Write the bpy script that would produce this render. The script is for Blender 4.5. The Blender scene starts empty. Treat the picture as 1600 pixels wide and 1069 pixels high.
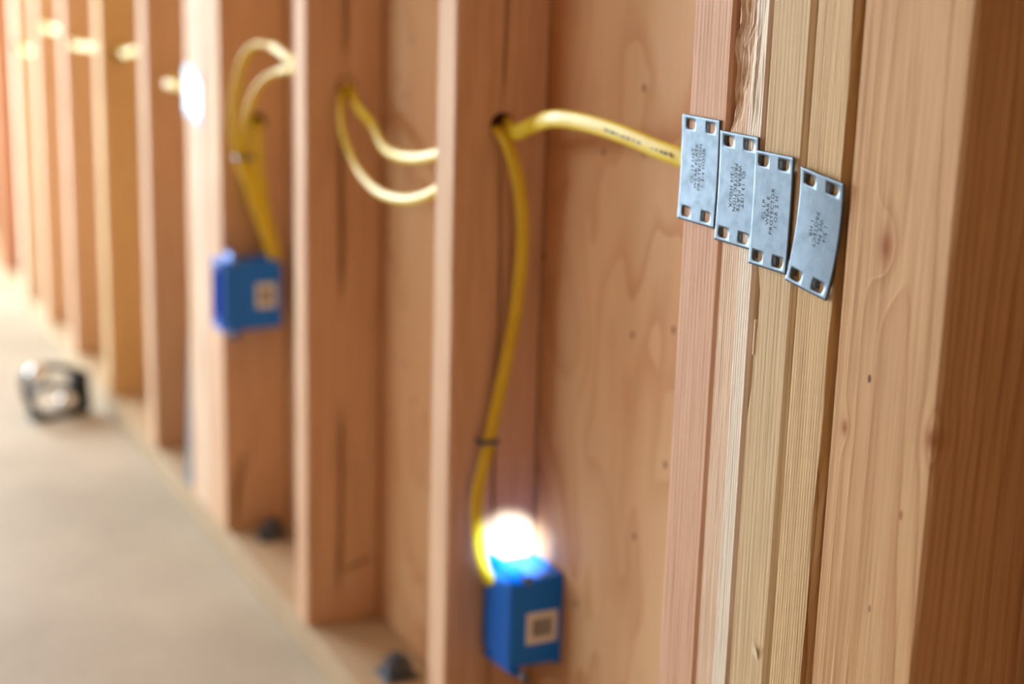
import bpy, bmesh, math, random
from mathutils import Vector, Matrix

# ------------------------------------------------------------------ camera
C = bpy.context.scene
COL = C.collection
CAM = Vector((-0.54, 0.0, 0.7848))
FPX = 2442.64                                   # focal length in pixels of a 1600 px wide frame
RGT = Vector((0.89776279, -0.43956059, 0.02843341))
UPV = Vector((0.07914574, 0.22447497, 0.97126049))
FWD = Vector((0.43331042, 0.86971115, -0.23631462))
cd = bpy.data.cameras.new('camera'); cam = bpy.data.objects.new('camera', cd); COL.objects.link(cam)
m = Matrix((RGT, UPV, -FWD)).transposed().to_4x4(); m.translation = CAM
cam.matrix_world = m
cd.sensor_width = 36.0; cd.lens = FPX / 1600 * 36.0; cd.clip_start = 0.02; cd.clip_end = 100
cd.dof.use_dof = True
cd.dof.focus_distance = (Vector((0.0, 0.765, 0.65)) - CAM).dot(FWD)
cd.dof.aperture_fstop = 3.4
C.camera = cam

# ------------------------------------------------------------------ colour management, sky, added lamps
vs = C.view_settings
vs.view_transform = 'Standard'; vs.look = 'None'; vs.gamma = 1.0; vs.use_curve_mapping = False
vs.exposure = -0.3
world = bpy.data.worlds.new('sky'); C.world = world; world.use_nodes = True
bg = world.node_tree.nodes['Background']; bg.inputs[0].default_value = (0.80, 0.90, 1.0, 1); bg.inputs[1].default_value = 0.6


def area(name, loc, target, sx, sy, power, col):
    l = bpy.data.lights.new(name, 'AREA'); l.shape = 'RECTANGLE'; l.size = sx; l.size_y = sy
    l.energy = power; l.color = col
    o = bpy.data.objects.new(name, l); COL.objects.link(o); o.location = loc
    o.rotation_euler = (Vector(target) - Vector(loc)).to_track_quat('-Z', 'Y').to_euler()
    return o


area('assumed_doorway_light', (-1.15, 4.56, 1.08), (-1.15, 0, 1.08), 1.5, 2.05, 240, (0.78, 0.91, 1.0))  # area lamp in an unseen doorway, assumed from the far plates' glare
area('added_window_light', (-3.36, 3.0, 1.55), (0, 2.4, 1.0), 2.2, 1.2, 72, (0.74, 0.89, 1.0))  # added area lamp at an unseen window, lights the stud fronts
area('warm_bounce_fill', (-1.9, -.2, 1.5), (0, 1.6, 0.5), .4, .4, 2.8, (1.0, 0.45, 0.19))  # added warm fill for the stud sides, standing in for bounced light
sp = bpy.data.lights.new('added_patch_spot', 'SPOT'); sp.energy = 4800; sp.color = (0.60, 0.80, 1.0)  # narrow spot lamp added for the bright patch, in place of assumed sun
sp.spot_size = math.radians(1.4); sp.spot_blend = 0.8; sp.shadow_soft_size = 0.004
spo = bpy.data.objects.new('added_patch_spot', sp); COL.objects.link(spo)
spo.location = (-1.05, -1.2, 2.05)
spo.rotation_euler = (Vector((0.058, 1.185, 0.270)) - Vector(spo.location)).to_track_quat('-Z', 'Y').to_euler()


# ------------------------------------------------------------------ helpers
def at(px, py, x=None, y=None, z=None):
    """the point of the place seen at a pixel, on the plane x=, y= or z="""
    d = (px - 800) / FPX * RGT - (py - 534.5) / FPX * UPV + FWD
    i, v = (0, x) if x is not None else (1, y) if y is not None else (2, z)
    return CAM + d * ((v - CAM[i]) / d[i])


def thing(name, label, cat, loc=(0, 0, 0), group=None):
    o = bpy.data.objects.new(name, None); COL.objects.link(o); o.location = loc
    o.empty_display_size = 0.02
    return tag(o, label, cat, group)


def tag(o, label, cat, group=None):
    o['label'] = label; o['category'] = cat
    if group: o['group'] = group
    return o


def obj(name, bm, mat, parent=None, smooth=False, loc=None):
    if isinstance(bm, bmesh.types.BMesh):
        bmesh.ops.recalc_face_normals(bm, faces=bm.faces)
        me = bpy.data.meshes.new(name); bm.to_mesh(me); bm.free()
    else:
        me = bm
    if smooth:
        for p in me.polygons: p.use_smooth = True
    o = bpy.data.objects.new(name, me); COL.objects.link(o)
    if mat: me.materials.clear(); me.materials.append(mat)
    if loc is not None: o.location = loc
    if parent: o.parent = parent
    return o


def struct(name, bm, mat, loc=None):
    o = obj(name, bm, mat, None, False, loc); o['kind'] = 'structure'; return o


def add_box(bm, lo, hi, bevel=0.0, seg=2):
    r = bmesh.ops.create_cube(bm, size=1.0)
    vs_ = r['verts']
    for v in vs_:
        for i in range(3):
            v.co[i] = lo[i] + (v.co[i] + .5) * (hi[i] - lo[i])
    if bevel:
        es = list({e for v in vs_ for e in v.link_edges})
        bmesh.ops.bevel(bm, geom=es, offset=bevel, segments=seg, affect='EDGES', profile=.5)


def box_bm(lo, hi, bevel=0.0, seg=2):
    bm = bmesh.new(); add_box(bm, lo, hi, bevel, seg); return bm


def add_cyl(bm, p0, p1, r0, r1=None, n=16):
    p0 = Vector(p0); p1 = Vector(p1); r1 = r0 if r1 is None else r1
    d = (p1 - p0)
    rot = d.to_track_quat('Z', 'Y').to_matrix().to_4x4(); rot.translation = (p0 + p1) / 2
    bmesh.ops.create_cone(bm, cap_ends=True, segments=n, radius1=r0, radius2=r1, depth=d.length, matrix=rot)


def smooth_path(pts, n=10):
    """Catmull-Rom through the points"""
    P = [Vector(p) for p in pts]; P = [2 * P[0] - P[1]] + P + [2 * P[-1] - P[-2]]
    out = []
    for i in range(1, len(P) - 2):
        for k in range(n):
            t = k / n; a, b, c, d = P[i - 1], P[i], P[i + 1], P[i + 2]
            out.append(.5 * ((2 * b) + (c - a) * t + (2 * a - 5 * b + 4 * c - d) * t * t + (3 * b - a - 3 * c + d) * t ** 3))
    out.append(P[-2]); return out


def sweep(pts, ra, rb, wide=Vector((0, 0, 1)), n=14, twist=None):
    """flat oval cable; `wide` is the direction of its long axis"""
    bm = bmesh.new(); rings = []
    L = len(pts)
    for i, p in enumerate(pts):
        t = (pts[min(i + 1, L - 1)] - pts[max(i - 1, 0)]).normalized()
        w = twist(i / (L - 1)) if twist else wide
        a = (w - t * w.dot(t))
        if a.length < 1e-4: a = t.orthogonal()
        a.normalize(); b = t.cross(a)
        rings.append([bm.verts.new(p + a * ra * math.cos(2 * math.pi * k / n) + b * rb * math.sin(2 * math.pi * k / n)) for k in range(n)])
    for r0, r1 in zip(rings, rings[1:]):
        for k in range(n):
            bm.faces.new((r0[k], r0[(k + 1) % n], r1[(k + 1) % n], r1[k]))
    bm.faces.new(rings[0][::-1]); bm.faces.new(rings[-1])
    return bm


# ------------------------------------------------------------------ materials
def srgb(r, g, b):
    f = lambda c: (c / 255 / 12.92) if c / 255 <= .04045 else ((c / 255 + .055) / 1.055) ** 2.4
    return (f(r), f(g), f(b), 1)


class NT:
    def __init__(s, name):
        s.mat = bpy.data.materials.new(name); s.mat.use_nodes = True
        s.t = s.mat.node_tree; s.bsdf = s.t.nodes['Principled BSDF']

    def n(s, typ, **kw):
        nd = s.t.nodes.new(typ)
        for k, v in kw.items(): setattr(nd, k, v)
        return nd

    def link(s, a, b): s.t.links.new(a, b)

    def put(s, inp, v):
        if isinstance(v, bpy.types.NodeSocket): s.link(v, inp)
        else: inp.default_value = v

    def math(s, op, a, b=0.0, c=None):
        nd = s.n('ShaderNodeMath', operation=op); s.put(nd.inputs[0], a); s.put(nd.inputs[1], b)
        if c is not None: s.put(nd.inputs[2], c)
        return nd.outputs[0]

    def vmath(s, op, a, b):
        nd = s.n('ShaderNodeVectorMath', operation=op); s.put(nd.inputs[0], a); s.put(nd.inputs[1], b)
        return nd.outputs[1 if op in ('LENGTH', 'DISTANCE', 'DOT_PRODUCT') else 0]

    def mix(s, f, a, b, mode='MIX'):
        nd = s.n('ShaderNodeMix', data_type='RGBA', blend_type=mode)
        s.put(nd.inputs[0], f); s.put(nd.inputs[6], a); s.put(nd.inputs[7], b); return nd.outputs[2]

    def noise(s, vec, scale=1.0, detail=3.0, rough=.5):
        nd = s.n('ShaderNodeTexNoise'); s.link(vec, nd.inputs['Vector'])
        nd.inputs['Scale'].default_value = scale; nd.inputs['Detail'].default_value = detail
        nd.inputs['Roughness'].default_value = rough; return nd

    def ramp(s, f, stops, interp='LINEAR'):
        nd = s.n('ShaderNodeValToRGB'); nd.color_ramp.interpolation = interp
        e = nd.color_ramp.elements
        while len(e) < len(stops): e.new(.5)
        for el, (p, c) in zip(e, stops):
            el.position = p; el.color = c if isinstance(c, tuple) else (c, c, c, 1)
        s.link(f, nd.inputs[0]); return nd.outputs[0]

    def obj_coord(s): return s.n('ShaderNodeTexCoord').outputs['Object']

    def bump(s, h, strength, dist=.001):
        b = s.n('ShaderNodeBump'); b.inputs['Strength'].default_value = strength; b.inputs['Distance'].default_value = dist
        s.link(h, b.inputs['Height']); s.link(b.outputs[0], s.bsdf.inputs['Normal'])


def wood(name, early, late, seed=0, pith=(.12, .06), ring=330, amount=.75, knots=(), slope=.02, rough=.72, bump=.35,
         wander=.010, marks=(), fiber=.22, patch=None):
    """softwood: growth rings round a pith that runs along the board, fibres, knots on the front face (y, z, size)"""
    N = NT(name); P = N.obj_coord()
    off = N.vmath('ADD', P, (seed * 1.37, seed * .71, seed * 2.13))
    low = N.noise(N.vmath('MULTIPLY', off, (9, 9, 1.3)), 1.0, 3.0)
    dis = N.vmath('MULTIPLY', N.vmath('SUBTRACT', low.outputs['Color'], (.5, .5, .5)), (wander * 2, wander * 2, 0))
    Q = N.vmath('ADD', P, dis)
    sep = N.n('ShaderNodeSeparateXYZ'); N.link(Q, sep.inputs[0])
    raw = N.n('ShaderNodeSeparateXYZ'); N.link(P, raw.inputs[0])
    dx = N.math('SUBTRACT', sep.outputs[0], pith[0]); dy = N.math('SUBTRACT', sep.outputs[1], pith[1])
    r = N.math('SQRT', N.math('ADD', N.math('MULTIPLY', dx, dx), N.math('MULTIPLY', dy, dy)))
    r = N.math('ADD', r, N.math('MULTIPLY', sep.outputs[2], slope))
    kmask = None
    for (ky, kz, ks) in knots:
        a = N.math('DIVIDE', N.math('SUBTRACT', raw.outputs[1], ky), ks)
        b = N.math('DIVIDE', N.math('SUBTRACT', raw.outputs[2], kz), ks * 1.7)
        cc = N.math('DIVIDE', raw.outputs[0], ks * 2.2)
        d2 = N.math('ADD', N.math('ADD', N.math('MULTIPLY', a, a), N.math('MULTIPLY', b, b)), N.math('MULTIPLY', cc, cc))
        g = N.math('POWER', 2.718, N.math('MULTIPLY', d2, -.22))
        r = N.math('ADD', r, N.math('MULTIPLY', g, ks * 1.1))
        km = N.math('POWER', 2.718, N.math('MULTIPLY', d2, -1.4))
        kmask = km if kmask is None else N.math('MAXIMUM', kmask, km)
    fr = N.math('FRACT', N.math('MULTIPLY', r, ring))
    ringv = N.ramp(fr, [(0, 0.10), (.45, .12), (.80, .75), (.93, 1.0), (1.0, .1)])
    fine = N.noise(N.vmath('MULTIPLY', off, (900, 900, 14)), 1.0, 2.0, .6)
    mid = N.noise(N.vmath('MULTIPLY', off, (60, 60, 3.0)), 1.0, 3.0, .55)
    varying = N.math('MULTIPLY', N.ramp(mid.outputs[0], [(.3, .35), (.7, 1.0)]), amount)
    col = N.mix(N.math('MULTIPLY', ringv, varying), early, late)
    col = N.mix(fiber, col, N.ramp(fine.outputs[0], [(.25, .25), (.6, .85), (.8, 1.0)]), 'MULTIPLY')
    streak = N.noise(N.vmath('ADD', N.vmath('MULTIPLY', off, (330, 330, 9)), N.vmath('MULTIPLY', dis, (90, 90, 0))), 1.0, 2.0, .55)
    col = N.mix(.34, col, N.ramp(streak.outputs[0], [(.32, (.50, .36, .24, 1)), (.52, (1, 1, 1, 1))]), 'MULTIPLY')
    wide = N.noise(N.vmath('MULTIPLY', off, (14, 14, 2.2)), 1.0, 2.0)
    col = N.mix(.22, col, N.ramp(wide.outputs[0], [(.3, (.72, .58, .44, 1)), (.7, (1.0, 1.0, 1.0, 1))]), 'MULTIPLY')
    if patch:                                       # a board with a band of another tone (y0, y1, colour)
        y0, y1, pc, amt = patch
        mm = N.math('MULTIPLY', N.math('SMOOTH_MIN', 1.0, N.math('MULTIPLY', N.math('MAXIMUM', N.math('SUBTRACT', sep.outputs[1], y0), 0.0), 120.0), .1),
                    N.math('LESS_THAN', raw.outputs[1], y1))
        col = N.mix(N.math('MULTIPLY', mm, amt), col, pc, 'MIX')
    if kmask is not None:
        col = N.mix(N.math('MULTIPLY', kmask, .95), col, (.33, .10, .028, 1))
    for (my, mz, ms, mc) in marks:                    # little dark pith flecks, chips, smudges
        a = N.math('DIVIDE', N.math('SUBTRACT', sep.outputs[1], my), ms[0]); b = N.math('DIVIDE', N.math('SUBTRACT', raw.outputs[2], mz), ms[1])
        d2 = N.math('ADD', N.math('MULTIPLY', a, a), N.math('MULTIPLY', b, b))
        col = N.mix(N.math('MULTIPLY', N.math('LESS_THAN', d2, 1.0), mc[3]), col, (mc[0], mc[1], mc[2], 1))
    N.link(col, N.bsdf.inputs['Base Color'])
    N.bsdf.inputs['Roughness'].default_value = rough
    N.bsdf.inputs['Specular IOR Level'].default_value = .25
    h = N.math('ADD', N.math('MULTIPLY', ringv, .55), N.math('MULTIPLY', fine.outputs[0], .6))
    h = N.math('ADD', h, N.math('MULTIPLY', streak.outputs[0], .6))
    N.bump(h, bump, .0012)
    return N.mat


def plywood(name, seed=0, a=srgb(226, 190, 146), b=srgb(186, 122, 74)):
    N = NT(name); P = N.obj_coord()
    off = N.vmath('ADD', P, (seed, seed * 2.1, seed * .3))
    n1 = N.noise(N.vmath('MULTIPLY', off, (2, 7.5, 3.0)), 1.0, 2.5, .5)
    fr = N.math('FRACT', N.math('MULTIPLY', n1.outputs[0], 9.0))
    line = N.ramp(fr, [(0, .15), (.55, .2), (.88, .85), (.95, 1), (1, .15)])
    fade = N.noise(N.vmath('MULTIPLY', off, (3, 9, 2)), 1.0, 2.0)
    amt = N.math('MULTIPLY', line, N.ramp(fade.outputs[0], [(.35, .12), (.75, .8)]))
    big = N.noise(N.vmath('MULTIPLY', off, (2, 5.0, 1.8)), 1.0, 2.0)
    base = N.mix(N.ramp(big.outputs[0], [(.35, 0.0), (.68, 1.0)]), a, srgb(212, 160, 112))
    col = N.mix(amt, base, b)
    fib = N.noise(N.vmath('MULTIPLY', off, (500, 500, 12)), 1.0, 2.0)
    col = N.mix(.15, col, N.ramp(fib.outputs[0], [(.3, .4), (.65, 1.0)]), 'MULTIPLY')
    vo = N.n('ShaderNodeTexVoronoi', voronoi_dimensions='2D')
    sp_ = N.n('ShaderNodeSeparateXYZ'); N.link(off, sp_.inputs[0]); cb = N.n('ShaderNodeCombineXYZ')
    N.link(N.math('MULTIPLY', sp_.outputs[1], 13.0), cb.inputs[0]); N.link(N.math('MULTIPLY', sp_.outputs[2], 9.0), cb.inputs[1]); N.link(cb.outputs[0], vo.inputs['Vector']); vo.inputs['Scale'].default_value = 1.0
    vr = N.n('ShaderNodeSeparateColor'); N.link(vo.outputs['Color'], vr.inputs[0])
    spot = N.math('MULTIPLY', N.math('LESS_THAN', vo.outputs['Distance'], .030), N.math('GREATER_THAN', vr.outputs[0], .45))
    col = N.mix(N.math('MULTIPLY', spot, .8), col, (.10, .035, .012, 1))
    N.link(col, N.bsdf.inputs['Base Color']); N.bsdf.inputs['Roughness'].default_value = .7
    N.bsdf.inputs['Specular IOR Level'].default_value = .25
    N.bump(fib.outputs[0], .15)
    return N.mat


def plain(name, col, rough=.5, metal=0.0, spec=.5, var=0.0, vscale=40, coat=0.0):
    N = NT(name); b = N.bsdf
    if var:
        n = N.noise(N.obj_coord(), vscale, 4.0, .6)
        c = N.mix(var, col, N.ramp(n.outputs[0], [(.3, .3), (.7, 1.0)]), 'MULTIPLY')
        N.link(c, b.inputs['Base Color'])
        N.link(N.ramp(n.outputs[0], [(.3, min(1, rough + .12)), (.7, max(.02, rough - .06))]), b.inputs['Roughness'])
    else:
        b.inputs['Base Color'].default_value = col; b.inputs['Roughness'].default_value = rough
    b.inputs['Metallic'].default_value = metal; b.inputs['Specular IOR Level'].default_value = spec
    b.inputs['Coat Weight'].default_value = coat
    return N.mat


def concrete():
    N = NT('concrete'); P = N.obj_coord()
    n1 = N.noise(P, 2.6, 6.0, .6); n2 = N.noise(P, 60, 5.0, .65)
    c = N.mix(N.ramp(n1.outputs[0], [(.3, 0), (.7, 1)]), srgb(172, 160, 140), srgb(200, 188, 166))
    c = N.mix(.25, c, N.ramp(n2.outputs[0], [(.3, .55), (.7, 1)]), 'MULTIPLY')
    N.link(c, N.bsdf.inputs['Base Color']); N.bsdf.inputs['Roughness'].default_value = .6
    N.bsdf.inputs['Specular IOR Level'].default_value = .35
    N.bump(n2.outputs[0], .15)
    return N.mat


PALE = srgb(242, 222, 196)
M = {}
M['galv'] = plain('galvanised_steel', srgb(116, 131, 144), .42, 1.0, .5, .30, 120)
M['dark_steel'] = plain('dark_steel', srgb(112, 118, 126), .5, 1.0, .5, .3, 60)
M['ink'] = plain('stamped_marks', srgb(48, 54, 60), .7, .3)
M['blue'] = plain('blue_plastic', srgb(0, 116, 228), .36, 0, .35)
M['white'] = plain('white_paper', srgb(225, 222, 216), .6)
M['grey_ink'] = plain('printed_ink', srgb(86, 86, 88), .7)
M['black'] = plain('black_plastic', srgb(20, 23, 30), .45, 0, .3)
M['chrome'] = plain('bright_steel', srgb(235, 238, 240), .12, 1.0)
M['copper'] = plain('copper', srgb(205, 120, 70), .3, 1.0)
M['floor'] = concrete()
M['hole'] = plain('hole_shade', srgb(70, 36, 18), .9, 0, .1)  # dark brown that puts the shade inside holes into the colour
M['stamp'] = plain('grade_stamp_ink', srgb(50, 30, 22), .85, 0, .1)


def cable_mat():
    N = NT('yellow_cable_jacket'); P = N.obj_coord()
    n = N.noise(P, 30, 3.0)
    c = N.mix(N.ramp(n.outputs[0], [(.35, 0), (.7, 1)]), srgb(222, 192, 36), srgb(230, 206, 58))
    N.link(c, N.bsdf.inputs['Base Color']); N.bsdf.inputs['Roughness'].default_value = .42
    N.bsdf.inputs['Specular IOR Level'].default_value = .40
    return N.mat


M['cable'] = cable_mat()

# ------------------------------------------------------------------ the setting
ZP = 0.038          # top of the sole plate
XS = 0.0885         # face of the sheathing
DEP = 0.0875        # depth of the studs
struct('floor', box_bm((-3.4, -2.0, -0.1), (0.12, 4.7, 0.0)), M['floor'])
struct('wall_right', box_bm((XS, -2.0, 0.0), (XS + .012, 4.7, 2.5)), plywood('plywood_sheathing', 3.3))
ply2 = plywood('plywood_bare', 7.9, srgb(150, 116, 84), srgb(120, 84, 56))
bm = bmesh.new()                                                    # the far wall, with an assumed open doorway
add_box(bm, (-3.4, 4.6, 0), (-1.9, 4.7, 2.5)); add_box(bm, (-.40, 4.6, 0), (XS, 4.7, 2.5)); add_box(bm, (-1.9, 4.6, 2.1), (-.40, 4.7, 2.5))
struct('wall_back', bm, ply2)
bm = bmesh.new()                                                    # the wall across the room, with an added window opening
add_box(bm, (-3.5, -2, 0), (-3.4, 4.7, .95)); add_box(bm, (-3.5, -2, 2.15), (-3.4, 4.7, 2.5))
add_box(bm, (-3.5, -2, .95), (-3.4, 1.9, 2.15)); add_box(bm, (-3.5, 4.1, .95), (-3.4, 4.7, 2.15))
struct('wall_left', bm, ply2)
bm = bmesh.new()                                                    # the wall behind the camera, with an added window opening
add_box(bm, (-3.5, -2.1, 0), (.1, -2, .95)); add_box(bm, (-3.5, -2.1, 2.05), (.1, -2, 2.5))
add_box(bm, (-3.5, -2.1, .95), (-1.8, -2, 2.05)); add_box(bm, (-.6, -2.1, .95), (.1, -2, 2.05))
struct('wall_front', bm, ply2)
struct('ceiling', box_bm((-3.5, -2.1, 2.5), (.1, 4.7, 2.56)), ply2)

plate = obj('sole_plate', box_bm((0.0, -2.0, 0.0), (DEP, 4.58, ZP), .0015),
            wood('plate_wood', srgb(192, 168, 134), srgb(150, 116, 80), 5, (.05, -9), 0, .3, bump=.2))
tag(plate, 'long pale timber sole plate lying on the concrete under all the studs', 'timber plate')


# ------------------------------------------------------------------ studs
def stud_bm(t, z1, cracks=(), wane_near=None, wane_far=None, seed=0, dep=DEP, step=.02, wob=.0004, front=None):
    """loft of the board's section up its height; cracks: (x, z0, z1, halfwidth, lean) drying checks in the near side"""
    rnd = random.Random(seed); bm = bmesh.new(); rings = []
    n = max(2, int(z1 / step)); nz = [z1 * k / n for k in range(n + 1)]
    ph = [rnd.uniform(0, 6.28) for _ in range(6)]
    b = .0022
    for z in nz:
        w = wob * (math.sin(z * 9 + ph[0]) + .6 * math.sin(z * 31 + ph[1]) + .4 * math.sin(z * 83 + ph[2]))
        w2 = wob * (math.sin(z * 8 + ph[3]) + .6 * math.sin(z * 27 + ph[4]) + .4 * math.sin(z * 91 + ph[5]))
        nx, ny = wane_near(z) if wane_near else (b, b)
        fx, fy = wane_far(z) if wane_far else (b, b)
        cw = 0.0; cx = dep * .5
        for (x, za, zb, hw, lean) in cracks:
            if za <= z <= zb:
                s = min(1, (z - za) / .03, (zb - z) / .03); cw = hw * max(.05, s)
                cx = x + lean * (z - za) + .0012 * math.sin(z * 23 + ph[1])
        d = cw * 5
        pts = [(nx, w), (cx - cw - 1e-4, w), (cx, w + d), (cx + cw + 1e-4, w), (dep - b, w), (dep, b), (dep, t - b), (dep - b, t + w2), (fx, t + w2), (0, t - fy)]
        if front: pts += [(front((t - fy) + (ny - t + fy) * q / 16, z), (t - fy) + (ny - t + fy) * q / 16) for q in range(1, 16)]
        pts.append((0, ny))
        rings.append([bm.verts.new((x, y, z)) for x, y in pts])
    k = len(rings[0])
    for r0, r1 in zip(rings, rings[1:]):
        for i in range(k):
            bm.faces.new((r0[i], r0[(i + 1) % k], r1[(i + 1) % k], r1[i]))
    bm.faces.new(rings[0][::-1]); bm.faces.new(rings[-1])
    return bm


H = 2.40 - ZP


def stud(y0, t, mat, label, group=None, name='wall_stud', lean=0.0, cat='stud', **kw):
    o = obj(name, stud_bm(t, H, **kw), mat, None, False, (0, y0, ZP))
    if lean: o.rotation_euler.x = lean
    return tag(o, label, cat, group)


RED_E, RED_L = srgb(234, 195, 158), srgb(178, 112, 72)
GA = 'studs of the built-up post that carries the steel plates'
GS = 'single studs along the wall'
from mathutils import noise as mn


def torn(y, z):
    """depth of the torn-out fibres on the upper part of the rough-sawn stud"""
    a = mn.noise(Vector((y * 420, z * 22, 3.1))); b = mn.noise(Vector((y * 1100, z * 60, 9.0)))
    d = .00025 * max(0, b)
    if z > .648:
        e = .022 + .008 * mn.noise(Vector((z * 30, 5, 1)))
        k = min(1, (z - .648) / .03)
        if y > e: d += k * (.0022 + .0016 * a + .0008 * b)
        else: d += k * (.0008 + .0012 * a)
    return max(0, d)


# foreground built-up post: four studs and a square post
sA = stud(.7995, .0446, wood('wood_pink', srgb(232, 190, 158), srgb(190, 132, 100), 1, (.03, .16), 260, .8, slope=.004, wander=.005),
          'pinkish stud behind the topmost steel plate, farthest of the four studs', GA, seed=1, lean=.0006)
sB = stud(.7615, .0370, wood('wood_streaked', srgb(236, 206, 174), srgb(196, 152, 116), 2, (.02, .14), 420, .75, slope=.003, wander=.004, bump=.7,
                           patch=(-.004, .016, srgb(228, 220, 200), .62)),
          'pale rough-sawn stud with torn splintery fibres above the second steel plate', GA, seed=2, step=.005, front=torn,
          wane_far=lambda z: (.004 + .003 * abs(math.sin(z * 71)) + .002 * math.sin(z * 190) if z > .64 else .002, .003 + .004 * abs(math.sin(z * 57 + 1)) + .0015 * math.sin(z * 230) if z > .64 else .0022))
sC = stud(.7205, .0395, wood('wood_cream', srgb(226, 200, 156), srgb(176, 140, 94), 3, (.05, .15), 300, .7, slope=.006, wander=.006,
                           marks=((.030, .36, (.0, .0), (.1, .05, .02, 0)),)),
          'cream stud with a split under the third steel plate', GA, seed=3,
          wane_far=lambda z: (.016, .0062) if .528 < z < .575 else ((.004, .004) if .5 < z < .528 else (.0016, .0016)),
          wane_near=lambda z: (.002, .004))
sD = stud(.6835, .0357, wood('wood_yellow', srgb(224, 192, 140), srgb(160, 112, 62), 4, (.02, .20), 420, 1.0, slope=.002, wander=.002, bump=.8),
          'yellowish fine-grained stud behind the lowest steel plate, next to the square post', GA, seed=4,
          wane_near=lambda z: (.006 + .002 * math.sin(z * 40), .0024 + .0012 * math.sin(z * 17 + 1) + .0008 * math.sin(z * 61)))
post = stud(.5927, .0855, wood('wood_post', srgb(224, 184, 136), srgb(184, 130, 80), 6, (.062, .035), 190, .7, slope=.010, wander=.008,
                             knots=((.0507, .606, .0066), (.0725, .500, .0030), (.0035, .513, .0045)),
                             marks=((.0560, .5325, (.0013, .0024), (.06, .015, .012, .95)), (.0202, .466, (.0014, .0028), (.36, .12, .05, .85)),
                                    (.0396, .405, (.0008, .0022), (.10, .04, .03, .8)))),
            'wide knotty timber post nearest the camera, right of the four studs', None, name='timber_post', cat='post', seed=6, wob=.0002)

# the bays behind
s3 = stud(1.2026, .0400, wood('wood_red_close', RED_E, RED_L, 11, (.30, .02), 330, .55, slope=.002),
          'single stud behind the nearer blue outlet box with the cable hole bored in it', GS, seed=11,
          cracks=((.0455, 0.0, 0.590, .0019, -.001), (.0450, .628, H, .0019, .0)))
s2 = stud(1.5895, .0400, wood('wood_red_mid', RED_E, srgb(178, 98, 54), 12, (.30, .02), 300, .5, slope=.003),
          'single stud with two long dark drying cracks, between the two blue boxes', GS, seed=12,
          cracks=((.0400, .03, .255, .0034, .004), (.0400, .375, .590, .0034, .010), (.0440, .632, H, .0030, 0)))
fpost = stud(1.9196, .0850, wood('wood_far_post', RED_E, srgb(180, 104, 62), 13, (.30, .02), 300, .5, slope=.004),
             'square timber post that the farther blue outlet box is fixed to', None, name='timber_post', cat='post', seed=13,
             cracks=((.012, .0, .12, .004, .12), (.03, .42, .53, .003, -.05)))
e1 = stud(2.0052, .0400, wood('wood_far_a', PALE, srgb(206, 156, 112), 14, (.3, .02), 280, .5),
          'stud against the far side of the square post behind the farther blue box', None, seed=14)
e2 = stud(2.0458, .0400, wood('wood_far_b', srgb(240, 202, 162), srgb(206, 156, 112), 15, (.3, .02), 280, .5),
          'second stud beyond the square post, under the brighter higher steel plate', None, seed=15)
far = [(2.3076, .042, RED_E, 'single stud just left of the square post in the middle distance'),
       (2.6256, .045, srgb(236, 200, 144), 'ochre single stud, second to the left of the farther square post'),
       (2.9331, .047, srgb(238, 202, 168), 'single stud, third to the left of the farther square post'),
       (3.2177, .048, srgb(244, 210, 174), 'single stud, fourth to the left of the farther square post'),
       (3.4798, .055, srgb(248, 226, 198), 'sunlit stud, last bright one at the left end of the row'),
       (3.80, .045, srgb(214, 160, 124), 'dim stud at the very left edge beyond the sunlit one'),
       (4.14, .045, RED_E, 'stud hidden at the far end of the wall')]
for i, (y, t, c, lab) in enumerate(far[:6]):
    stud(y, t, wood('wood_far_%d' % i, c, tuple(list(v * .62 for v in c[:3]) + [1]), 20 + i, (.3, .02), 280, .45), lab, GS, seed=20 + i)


# ------------------------------------------------------------------ bored holes in the studs
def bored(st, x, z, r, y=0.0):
    """a bored hole as a dark disc on the near side of its stud; its colour stands for the shade inside"""
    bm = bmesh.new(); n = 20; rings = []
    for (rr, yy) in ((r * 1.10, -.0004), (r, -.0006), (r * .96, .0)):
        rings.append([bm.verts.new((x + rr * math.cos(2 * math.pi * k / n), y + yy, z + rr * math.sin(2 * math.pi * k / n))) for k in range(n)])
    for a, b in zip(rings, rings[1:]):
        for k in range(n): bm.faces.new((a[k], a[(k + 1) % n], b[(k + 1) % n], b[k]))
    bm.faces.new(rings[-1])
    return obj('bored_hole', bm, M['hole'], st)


bored(s3, .0435, .6495 - ZP, .0098); bored(s2, .0455, .6510 - ZP, .0100)
p = at(402, 190, y=1.9196); bored(fpost, p.x, p.z - ZP, .010)


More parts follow.
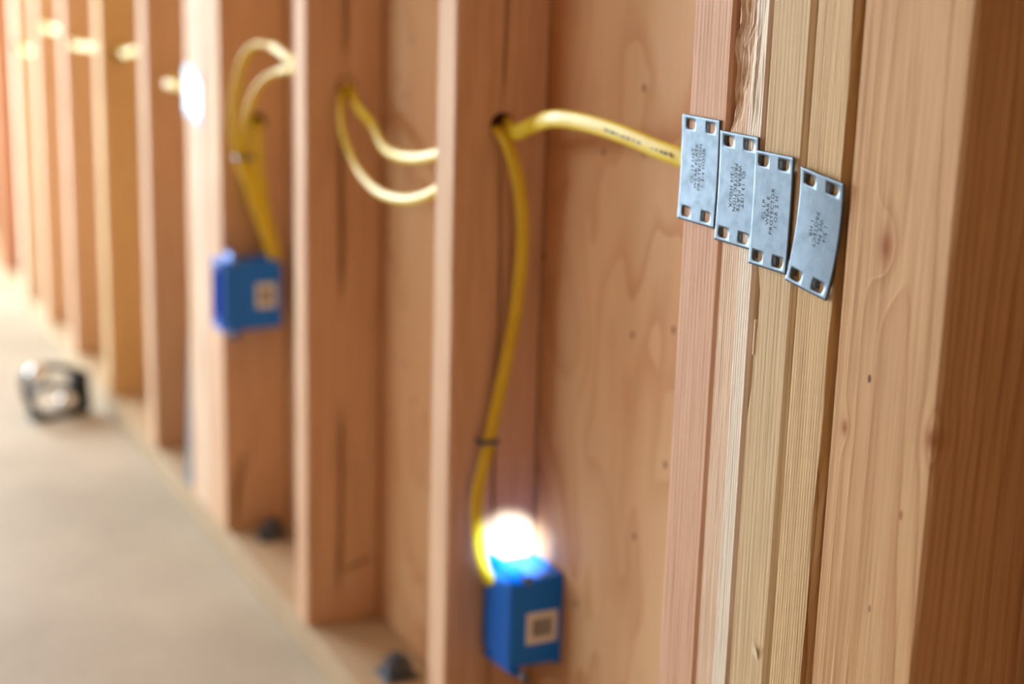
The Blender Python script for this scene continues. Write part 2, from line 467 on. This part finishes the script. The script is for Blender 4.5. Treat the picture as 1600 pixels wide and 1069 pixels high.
# ------------------------------------------------------------------ nail plates
def plate_bm(w, h, bow, seed, holes):
    """thin steel plate in the y-z plane, centre at the origin, facing -x; slots cut out, lightly bowed"""
    c = .00125; nx = round(w / c); nz = round(h / c); bm = bmesh.new()
    nx += nx % 2; V = {}
    f = lambda i, j: ((i / nx - .5) * w, (j / nz - .5) * h)
    block = set(); bl = []
    for (hy, hz, flip) in holes:
        i0 = round((hy - .0068 + w / 2) / w * nx); i1 = round((hy + .0068 + w / 2) / w * nx)
        j0 = round((hz - .0042 + h / 2) / h * nz); j1 = round((hz + .0042 + h / 2) / h * nz)
        bl.append((i0, i1, j0, j1, flip))
        for i in range(i0, i1):
            for j in range(j0, j1): block.add((i, j))
    used = set()

    def vert(i, j):
        if (i, j) not in V:
            y, z = f(i, j); V[(i, j)] = bm.verts.new((0, y, z))
        return V[(i, j)]
    for i in range(nx):
        for j in range(nz):
            if (i, j) not in block:
                bm.faces.new((vert(i, j), vert(i + 1, j), vert(i + 1, j + 1), vert(i, j + 1)))
    for (i0, i1, j0, j1, flip) in bl:
        loop = [(i, j0) for i in range(i0, i1)] + [(i1, j) for j in range(j0, j1)] + [(i, j1) for i in range(i1, i0, -1)] + [(i0, j) for j in range(j1, j0, -1)]
        cy, cz = [(a + b) / 2 for a, b in zip(f(i0, j0), f(i1, j1))]
        inner = []
        for (i, j) in loop:
            y, z = f(i, j); dy, dz = y - cy, z - cz; L = math.hypot(dy, dz); u, v = dy / L, dz / L
            if u * flip > 0:                      # rounded end
                k = (abs(u / .0052) ** 2.3 + abs(v / .0031) ** 2.3) ** (-1 / 2.3)
            else:                                 # squarer end
                k = (abs(u / .0050) ** 3.4 + abs(v / .0031) ** 3.4) ** (-1 / 3.4)
            inner.append(bm.verts.new((0, cy + u * k, cz + v * k)))
        outer = [vert(i, j) for i, j in loop]; n = len(loop)
        for k in range(n):
            bm.faces.new((outer[k], outer[(k + 1) % n], inner[(k + 1) % n], inner[k]))
    rnd = random.Random(seed)
    for v in bm.verts:
        s = v.co.z / h * 2
        v.co.y += bow[0] * (1 - s * s) ; v.co.x += bow[1] * (1 - s * s) + bow[2] * (v.co.y / w * 2) ** 2
    bmesh.ops.recalc_face_normals(bm, faces=bm.faces); bm.normal_update()
    if sum(f.normal.x for f in bm.faces) > 0: bmesh.ops.reverse_faces(bm, faces=bm.faces)
    me = bpy.data.meshes.new('plate_body'); bm.to_mesh(me); bm.free()
    return me


def text_mesh(body, size, depth=.0):
    cu = bpy.data.curves.new('t', 'FONT'); cu.body = body; cu.size = size; cu.align_x = 'CENTER'; cu.align_y = 'CENTER'
    cu.space_line = .95; cu.resolution_u = 2; cu.space_character = 1.12
    o = bpy.data.objects.new('t', cu); COL.objects.link(o)
    dg = bpy.context.evaluated_depsgraph_get(); me = bpy.data.meshes.new_from_object(o.evaluated_get(dg))
    bpy.data.objects.remove(o); return me


LINES = ('CL 13 LIST', 'WEAR PLATE', 'PROTECTION', '1 3/4 HOUR')


def nail_plate(y, z, w, h, rot, x, label, up, bow, seed, group, text=True, lines=LINES, toff=(0, 0)):
    t = thing('nail_plate', label, 'steel plate', (x, y, z), group); t.rotation_euler.x = rot
    hy, hz = w * .265, h / 2 - .0055
    holes = [(-hy, hz - .0003, -1), (hy, hz, -1), (-hy, -hz + .0002, -1), (hy, -hz + .0004, -1)]
    o = obj('plate_body', plate_bm(w, h, bow, seed, holes), M['galv'], t, True)
    md = o.modifiers.new('thickness', 'SOLIDIFY'); md.thickness = .0011; md.offset = -1
    for k_, (a, b, fl) in enumerate(holes):        # the punched-back spike behind each slot
        bm = bmesh.new(); L = .0036 if a < 0 else .0014
        top, tip = a + .0049, a + .0049 - L
        vs_ = []
        for (xx, yy, hw) in ((.0004, top, .0027), (.0012, top - L * .55, .0026), (.0034, tip, .0018)):
            vs_.append([bm.verts.new((xx, yy, b - hw)), bm.verts.new((xx, yy, b + hw)),
                        bm.verts.new((xx + .0009, yy + .0004, b + hw)), bm.verts.new((xx + .0009, yy + .0004, b - hw))])
        for r0, r1 in zip(vs_, vs_[1:]):
            for k in range(4): bm.faces.new((r0[k], r0[(k + 1) % 4], r1[(k + 1) % 4], r1[k]))
        bm.faces.new(vs_[0]); bm.faces.new(vs_[-1][::-1])
        obj('spike', bm, M['galv'], t)
    if text:
        me = text_mesh('\n'.join(lines), .0044)
        # letters run along the plate's height
        for v in me.vertices:
            a, b = v.co.x, v.co.y
            # text x -> plate z (up or down); text y -> plate y
            zz = a * up + toff[1]; yy = b * up + toff[0]
            s = zz / h * 2
            v.co = (bow[1] * (1 - s * s) + bow[2] * (yy / w * 2) ** 2 - .0001, yy + bow[0] * (1 - s * s), zz)
        te = obj('stamped_text', me, M['ink'], t)
        te['label'] = 'dark stamped lettering'
    return t


GP = 'steel plates on the foreground studs'
nail_plate(.8263, .6608, .0428, .0668, .000, -.0016, 'topmost of the four steel plates, at the left on the pinkish stud', 1, (.0004, .0010, 0), 1, GP, toff=(.001, .002))
nail_plate(.7835, .6547, .0405, .0675, .000, -.0016, 'second steel plate from the left, below the torn rough-sawn wood', -1, (-.0002, .0008, 0), 2, GP, toff=(0, .001))
nail_plate(.7449, .6473, .0378, .0680, .000, -.0030, 'third steel plate from the left, above the split in the cream stud', 1, (.0003, .0008, 0), 3, GP,
           lines=('CL LP', 'WEAR E', 'PROTECTOR', '1 OR 2 H'), toff=(.001, 0))
nail_plate(.7028, .6415, .0395, .0672, .115, -.0034, 'lowest steel plate, tilted and bent, at the right of the four', -1, (-.0012, .0016, .0004), 4, GP,
           lines=('1 3/4', 'WE PH', 'PROTECT', '1 HR'), toff=(-.001, .002))
GF = 'steel plates on the farther built-up post'
a = at(305, 152, x=0)
nail_plate(2.026, .599, .040, .067, .0, -.0016, 'glaring steel plate beside the square post, nearer of the far pair', 1, (0, .0006, 0), 5, GF, False)
nail_plate(2.0665, .607, .040, .067, .0, -.0016, 'glaring steel plate farther left and higher in the far pair', 1, (0, .0006, 0), 6, GF, False)


# ------------------------------------------------------------------ cables
def cable(pts, label, group, ra=.0060, rb=.0034, wide=(0, 0, 1), twist=None, n=10):
    o = obj('electrical_cable', sweep(smooth_path(pts, n), ra, rb, Vector(wide), 14, twist), M['cable'], None, True)
    return tag(o, label, 'cable', group)


GC = 'yellow cables between the studs'
Y3 = 1.2026
near_cable = cable([Vector((.0475, Y3 + .012, .6500)), Vector((.0472, Y3 - .004, .6495)), at(806, 207, y=1.178), at(830, 197, y=1.150), at(862, 186, x=.030), at(910, 191, x=.029), at(970, 209, x=.030),
       at(1030, 234, x=.031), at(1072, 250, x=.033), Vector((.036, .850, .648))],
      'yellow cable arching from the bored stud to behind the topmost steel plate', GC, .0070, .0034)
cable([Vector((.0395, Y3 + .012, .6480)), Vector((.0395, Y3 - .005, .6440)), at(796, 232, y=1.184), at(811, 290, y=1.182), at(817, 370, y=1.184), at(807, 480, y=1.188), at(790, 570, y=1.190),
       at(764, 690, y=1.193), at(747, 770, y=1.190), at(746, 830, y=1.186), at(756, 885, y=1.182), at(768, 912, y=1.180)],
      'yellow cable dropping down the stud into the nearer blue box', GC, .0058, .0034, (1, 0, 0))
Y2 = 1.5895
cable([Vector((.0500, Y2 + .012, .650)), Vector((.0500, Y2 - .004, .648)), at(556, 163, y=1.565), at(582, 195, y=1.52), at(602, 233, x=.045), at(636, 246, x=.036), at(672, 244, x=.028), at(700, 232, x=.028),
       Vector((.046, 1.262, .649)), Vector((.0475, 1.238, .651))],
      'upper of two yellow cables sagging between the cracked stud and the bored stud', GC, .0058, .0036)
cable([Vector((.0415, Y2 + .012, .649)), Vector((.0415, Y2 - .004, .645)), at(533, 160, y=1.575), at(536, 205, y=1.56), at(558, 262, y=1.52), at(592, 300, x=.028), at(636, 312, x=.024), at(680, 299, x=.022), at(705, 275, x=.026),
       Vector((.038, 1.262, .641)), Vector((.0390, 1.238, .646))],
      'lower of two yellow cables hanging in a deep loop left of the bored stud', GC, .0052, .0034)
cable([Vector((.0500, 1.622, .652)), Vector((.0500, 1.640, .654)), at(475, 104, y=1.672), at(453, 92, y=1.70), at(428, 74, y=1.75), at(404, 69, y=1.79), at(384, 86, y=1.82), at(370, 130, y=1.845), at(365, 190, y=1.865),
       at(374, 245, y=1.872), at(394, 310, y=1.876), at(416, 370, y=1.878), at(428, 415, y=1.880)],
      'outer of two yellow cables looping from the cracked stud to the farther blue box', GC, .0056, .0036, (0, 0, 1), lambda t: Vector((1, 0, 0)) if t > .35 else Vector((0, .6, .8)))
cable([Vector((.0415, 1.622, .648)), Vector((.0415, 1.640, .648)), at(475, 112, y=1.676), at(450, 109, y=1.71), at(420, 119, y=1.76), at(398, 146, y=1.80), at(385, 190, y=1.84), at(386, 240, y=1.872), at(402, 305, y=1.884),
       at(422, 365, y=1.8875), at(434, 415, y=1.889)],
      'inner of two yellow cables looping from the cracked stud to the farther blue box', GC, .0052, .0036, (0, 0, 1), lambda t: Vector((1, 0, 0)) if t > .35 else Vector((0, .6, .8)))
hp = at(402, 190, y=1.9196)
cable([hp + Vector((0, .001, 0)), hp + Vector((0, -.003, -.003)), at(403, 212, y=1.908), at(406, 260, y=1.903), at(415, 320, y=1.899), at(428, 375, y=1.898), at(435, 415, y=1.898)],
      'yellow cable coming out of the far post bore and down into the farther blue box', GC, .0052, .0034, (1, 0, 0))
# beyond the farther post, short runs from stud to stud
hz = .66
runs = [((187, 80), 2.6256, 2.355, (209, 80), 'short yellow cable between the ochre stud and the stud right of it'),
        ((112, 66), 2.9331, 2.675, (128, 72), 'sunlit yellow cable entering the ochre stud from the left'),
        ((66, 38), 3.2177, 2.985, (78, 45), 'sunlit yellow cable two bays left of the ochre stud'),
        ((32, 70), 3.4798, 3.270, (44, 80), 'sunlit yellow cable at the last bright stud on the left')]
for (h0, ya, yb, h1, lab) in runs:
    p = at(h0[0], h0[1], y=ya)
    q = at(h1[0], h1[1], x=.004)
    q2 = Vector((.035, yb - .02, q.z - .004))
    cable([p + Vector((0, .02, 0)), p + Vector((0, -.004, 0)), p.lerp(q, .55) + Vector((0, 0, -.004)), q, Vector((.022, yb + .006, q.z)), q2], lab, GC, .0064, .0040)
    sd = [o for o in COL.objects if o.name.startswith('wall_stud') and abs(o.location.y - ya) < .001][0]
    bored(sd, p.x, p.z - ZP, .012)
q = at(262, 131, x=-.004)
cable([Vector((.045, 2.33, q.z)), Vector((.044, 2.295, q.z)), Vector((.022, 2.22, q.z - .004)), q, Vector((.014, 2.092, q.z - .002)), Vector((.04, 2.075, q.z))],
      'sunlit end of yellow cable entering behind the glaring far steel plates', GC, .0068, .0046)


bm = bmesh.new(); rnd = random.Random(9); x = 0.0
A_, B_ = at(945, 202, x=.0265), at(1050, 243, x=.0285)
while x < 1:
    p = A_.lerp(B_, x); add_box(bm, (p.x - .0004, p.y - .0006, p.z - .0012), (p.x, p.y + .0006, p.z + rnd.uniform(.0002, .0016))); x += rnd.choice((.016, .022, .022, .045))
obj('printed_marks', bm, M['grey_ink'], near_cable)


def staple(p, label, wd=.016):
    bm = bmesh.new(); add_box(bm, (-wd / 2, -.0045, -.0022), (wd / 2, -.0030, .0022), .0004)
    add_box(bm, (-wd / 2, -.0045, -.0018), (-wd / 2 + .0014, .010, .0018)); add_box(bm, (wd / 2 - .0014, -.0045, -.0018), (wd / 2, .010, .0018))
    o = obj('cable_staple', bm, M['dark_steel'], None, False, p); return tag(o, label, 'staple')


staple(at(763, 690, y=1.1915), 'small grey staple holding the cable above the nearer blue box', .017)
staple(at(383, 246, y=1.866), 'dark staple across the two looping cables above the farther box', .024)


# ------------------------------------------------------------------ outlet boxes
def outlet_box(loc, w, d, h, label, lab_rect, turned=False, gx=0.0):
    """open towards -x; w along y (0 at the stud, negative towards the camera), d along x, h along z"""
    t = thing('outlet_box', label, 'outlet box', loc, 'blue plastic outlet boxes'); t.scale.x = -1 if turned else 1
    bm = bmesh.new(); th = .0022
    r = bmesh.ops.create_cube(bm, size=1.0)
    for v in bm.verts:
        v.co = Vector(((v.co.x + .5) * d, (v.co.y - .5) * w, v.co.z * h))
    # draft: the back is slightly smaller
    for v in bm.verts:
        if v.co.x > d / 2:
            v.co.z *= .965
    fr = [f for f in bm.faces if f.calc_center_median().x < 1e-5][0]
    edges = [e for e in bm.edges if not all(abs(v.co.x) < 1e-6 for v in e.verts)]
    bmesh.ops.bevel(bm, geom=edges, offset=.0035, segments=3, affect='EDGES', profile=.5)
    fr = [f for f in bm.faces if abs(f.calc_center_median().x) < 1e-5 and abs(f.normal.x) > .9][0]
    bmesh.ops.inset_individual(bm, faces=[fr], thickness=th)
    bmesh.ops.translate(bm, vec=(d - .003, 0, 0), verts=list(fr.verts))
    body = obj('box_body', bm, M['blue'], t)
    # front rim
    bm = bmesh.new()
    for lo, hi in (((-.0012, -w - .0012, h / 2 - .0026), (.003, .0, h / 2 + .0012)), ((-.0012, -w - .0012, -h / 2 - .0012), (.003, .0, -h / 2 + .0026)),
                   ((-.0012, -w - .0012, -h / 2), (.003, -w + .0022, h / 2)), ((-.0012, -.0030, -h / 2), (.003, .0, h / 2))):
        add_box(bm, lo, hi, .0005, 1)
    obj('front_rim', bm, M['blue'], t)
    for s in (1, -1):
        bm = bmesh.new(); zc = s * (h / 2 - .0065)
        add_box(bm, (-.0022, -w / 2 - .0065, zc - .0060), (.022, -w / 2 + .0065, zc + .0060), .0012)
        tab = obj('screw_tab', bm, M['blue'], t)
        bm = bmesh.new(); add_cyl(bm, (-.0027, -w / 2, zc - s * .0012), (-.0020, -w / 2, zc - s * .0012), .0020, n=14)
        obj('screw_hole', bm, M['hole'], tab)  # dark disc on the tab, shade of the hole put into its colour
        bm = bmesh.new()                                       # nail guide on the top and the bottom
        add_cyl(bm, (gx + .014, -w * .95, s * (h / 2 + .0045)), (gx + .020, -.004, s * (h / 2 + .0045)), .0044, n=14)
        add_box(bm, (gx + .012, -w * .95, s * (h / 2 + .002) - .003), (gx + .022, -.006, s * (h / 2 + .002) + .003), .001)
        g = obj('nail_guide', bm, M['blue'], t)
        bm = bmesh.new()
        add_cyl(bm, (gx + .013, -w - .010, s * (h / 2 + .0045)), (gx + .0205, -.0005, s * (h / 2 + .0045)), .0017, n=10)
        add_cyl(bm, (gx + .0128, -w - .012, s * (h / 2 + .0045)), (gx + .013, -w - .010, s * (h / 2 + .0045)), .0042, n=14)
        obj('nail', bm, M['galv'], g)
    bm = bmesh.new()
    for k in range(2):                                         # cable entry flaps in the top
        y0 = -w * (.30 + .42 * k)
        add_box(bm, (d - .024, y0 - .007, h / 2 - .0012), (d - .006, y0 + .007, h / 2 + .0010), .0004, 1)
    obj('cable_flap', bm, M['blue'], t)
    x0, x1, z0, z1 = lab_rect
    lb = obj('label_sticker', box_bm((x0, -w - .0003, z0), (x1, -w + .0001, z1)), M['white'], t); lb['label'] = 'white printed sticker'
    bm = bmesh.new(); rnd = random.Random(7); x = x0 + .22 * (x1 - x0); e = x0 + .80 * (x1 - x0)
    zb0, zb1 = z0 + .22 * (z1 - z0), z0 + .78 * (z1 - z0)
    while x < e:
        ww = rnd.choice((.0004, .0007, .0010)); add_box(bm, (x, -w - .0005, zb0), (x + ww, -w - .0002, zb1)); x += ww + rnd.choice((.0003, .0005, .0007))
    obj('barcode', bm, M['grey_ink'], lb)
    return t


outlet_box((XS - .0016, 1.2020, .2135), .057, .0510, .084, 'nearer blue plastic outlet box under the spot-lit patch at bottom', (.002, .034, -.020, .010), True, .026)
outlet_box((-.0130, 1.9190, .3660), .050, .0765, .088, 'farther blue plastic outlet box fixed to the square post at left', (.042, .068, -.016, .016))


# ------------------------------------------------------------------ bolts, bracket, oddments
def anchor_bolt(x, y, label):
    t = thing('anchor_bolt', label, 'bolt', (x, y, ZP), 'anchor bolts through the sole plate')
    bm = box_bm((-.019, -.019, 0), (.019, .019, .004), .001); obj('square_washer', bm, M['dark_steel'], t)
    bm = bmesh.new(); add_cyl(bm, (0, 0, .004), (0, 0, .019), .0150, n=6); obj('nut', bm, M['dark_steel'], t)
    bm = bmesh.new(); add_cyl(bm, (0, 0, .0), (0, 0, .025), .0070, n=16); obj('threaded_rod', bm, M['dark_steel'], t)


anchor_bolt(.050, 1.878, 'dark anchor bolt on the sole plate at the foot of the far post')
anchor_bolt(.047, 1.432, 'dark anchor bolt on the sole plate left of the nearer blue box')

t = thing('hold_down_bracket', 'pale steel hold-down bracket low on the far side of the built-up post', 'bracket', (.004, 2.0858, ZP))
bm = bmesh.new(); add_box(bm, (0, .0004, 0), (.060, .0034, .330), .001); obj('back_strap', bm, M['galv'], t)
bm = bmesh.new(); add_box(bm, (0, .0034, 0), (.060, .060, .004), .001); obj('seat', bm, M['galv'], t)
bm = bmesh.new()
v = [bm.verts.new(c) for c in ((0, .0034, .004), (0, .060, .004), (0, .050, .03), (0, .014, .24), (0, .0034, .33))]
bm.faces.new(v); r = bmesh.ops.extrude_face_region(bm, geom=bm.faces[:]); bmesh.ops.translate(bm, vec=(.003, 0, 0), verts=[g for g in r['geom'] if isinstance(g, bmesh.types.BMVert)])
obj('side_gusset', bm, M['galv'], t)

# open black frame standing on the slab against the sole plate
t = thing('device_bracket', 'open black plastic bracket with two added glint balls standing on the concrete at left', 'bracket', (-.080, 2.66, 0))
t.rotation_euler = (math.radians(-6), 0, math.radians(12))
bw, bh, bt = .104, .088, .030
bm = bmesh.new(); add_box(bm, (bw / 2 - .030, -bt / 2, .004), (bw / 2, bt / 2, bh * .86), .004); obj('end_block', bm, M['black'], t)
pts = [(bw / 2 - .010, 0, .006), (-bw * .2, 0, .005), (-bw / 2 + .014, 0, .008), (-bw / 2 + .004, 0, .022), (-bw / 2 - .006, 0, bh * .62), (-bw / 2 - .002, 0, bh * .93), (-bw * .22, 0, bh * 1.02), (bw * .15, 0, bh * .93), (bw / 2 - .012, 0, bh * .80)]
obj('outer_loop', sweep(smooth_path(pts, 8), bt * .48, .0065, Vector((0, 1, 0)), 12), M['black'], t, True)
pts = [(-bw / 2 - .002, 0, bh * .50), (-bw * .34, 0, bh * .62), (-bw * .1, 0, bh * .64), (bw * .1, 0, bh * .56), (bw / 2 - .022, 0, bh * .50)]
obj('middle_bar', sweep(smooth_path(pts, 8), bt * .44, .0060, Vector((0, 1, 0)), 12), M['black'], t, True)
bm = bmesh.new(); add_box(bm, (-bw / 2 - .001, -bt / 2, 0), (-bw / 2 + .018, bt / 2, .018), .004); obj('foot', bm, M['black'], t)
for (cx, cz) in ((-bw / 2 + .012, bh * .93), (.010, .026)):  # shiny balls added to catch the doorway as two bright highlights
    bm = bmesh.new(); bmesh.ops.create_uvsphere(bm, u_segments=24, v_segments=14, radius=.0150)
    for v_ in bm.verts: v_.co = Vector((v_.co.x * 1.15, v_.co.y * .7 - .012, v_.co.z)) + Vector((cx, 0, cz))
    sc = obj('glint_ball', bm, M['chrome'], t, True)
    bm = bmesh.new(); add_cyl(bm, (cx, -.014, cz), (cx, .016, cz), .004, n=12); obj('glint_stem', bm, M['chrome'], sc)
# splinters on the cream stud
bm = bmesh.new()
for k, (yy, zz, ln, lift) in enumerate(((.0095, .331, .012, .0030), (.0125, .333, .006, .0016))):
    v = [bm.verts.new(c) for c in ((-.0001, yy, zz), (-.0001, yy + .0022, zz), (-lift * .5, yy + .0030, zz + ln * .6), (-lift * .5, yy + .0004, zz + ln * .6), (-lift, yy + .0012, zz + ln), (-lift, yy + .0022, zz + ln))]
    bm.faces.new((v[0], v[1], v[2], v[3])); bm.faces.new((v[3], v[2], v[5], v[4]))
r = bmesh.ops.extrude_face_region(bm, geom=bm.faces[:]); bmesh.ops.translate(bm, vec=(.0006, 0, 0), verts=[g for g in r['geom'] if isinstance(g, bmesh.types.BMVert)])
o = obj('splinter', bm, plain('raw_splinter', srgb(240, 222, 192), .8), sC)
bm = bmesh.new(); add_box(bm, (-.0008, .0346, .520), (.0010, .0364, .542), .0007); obj('splinter', bm, o.data.materials[0], sC)
# grade stamp on the cracked stud
bm = bmesh.new(); rnd = random.Random(3)
for k in range(14):
    x = .045 + k * .0024; z = .060 + k * .0007 + rnd.uniform(-.001, .001)
    add_box(bm, (x, -.0003, z), (x + rnd.uniform(.0008, .0018), .0004, z + rnd.uniform(.003, .007)))
obj('grade_stamp', bm, M['stamp'], s2)
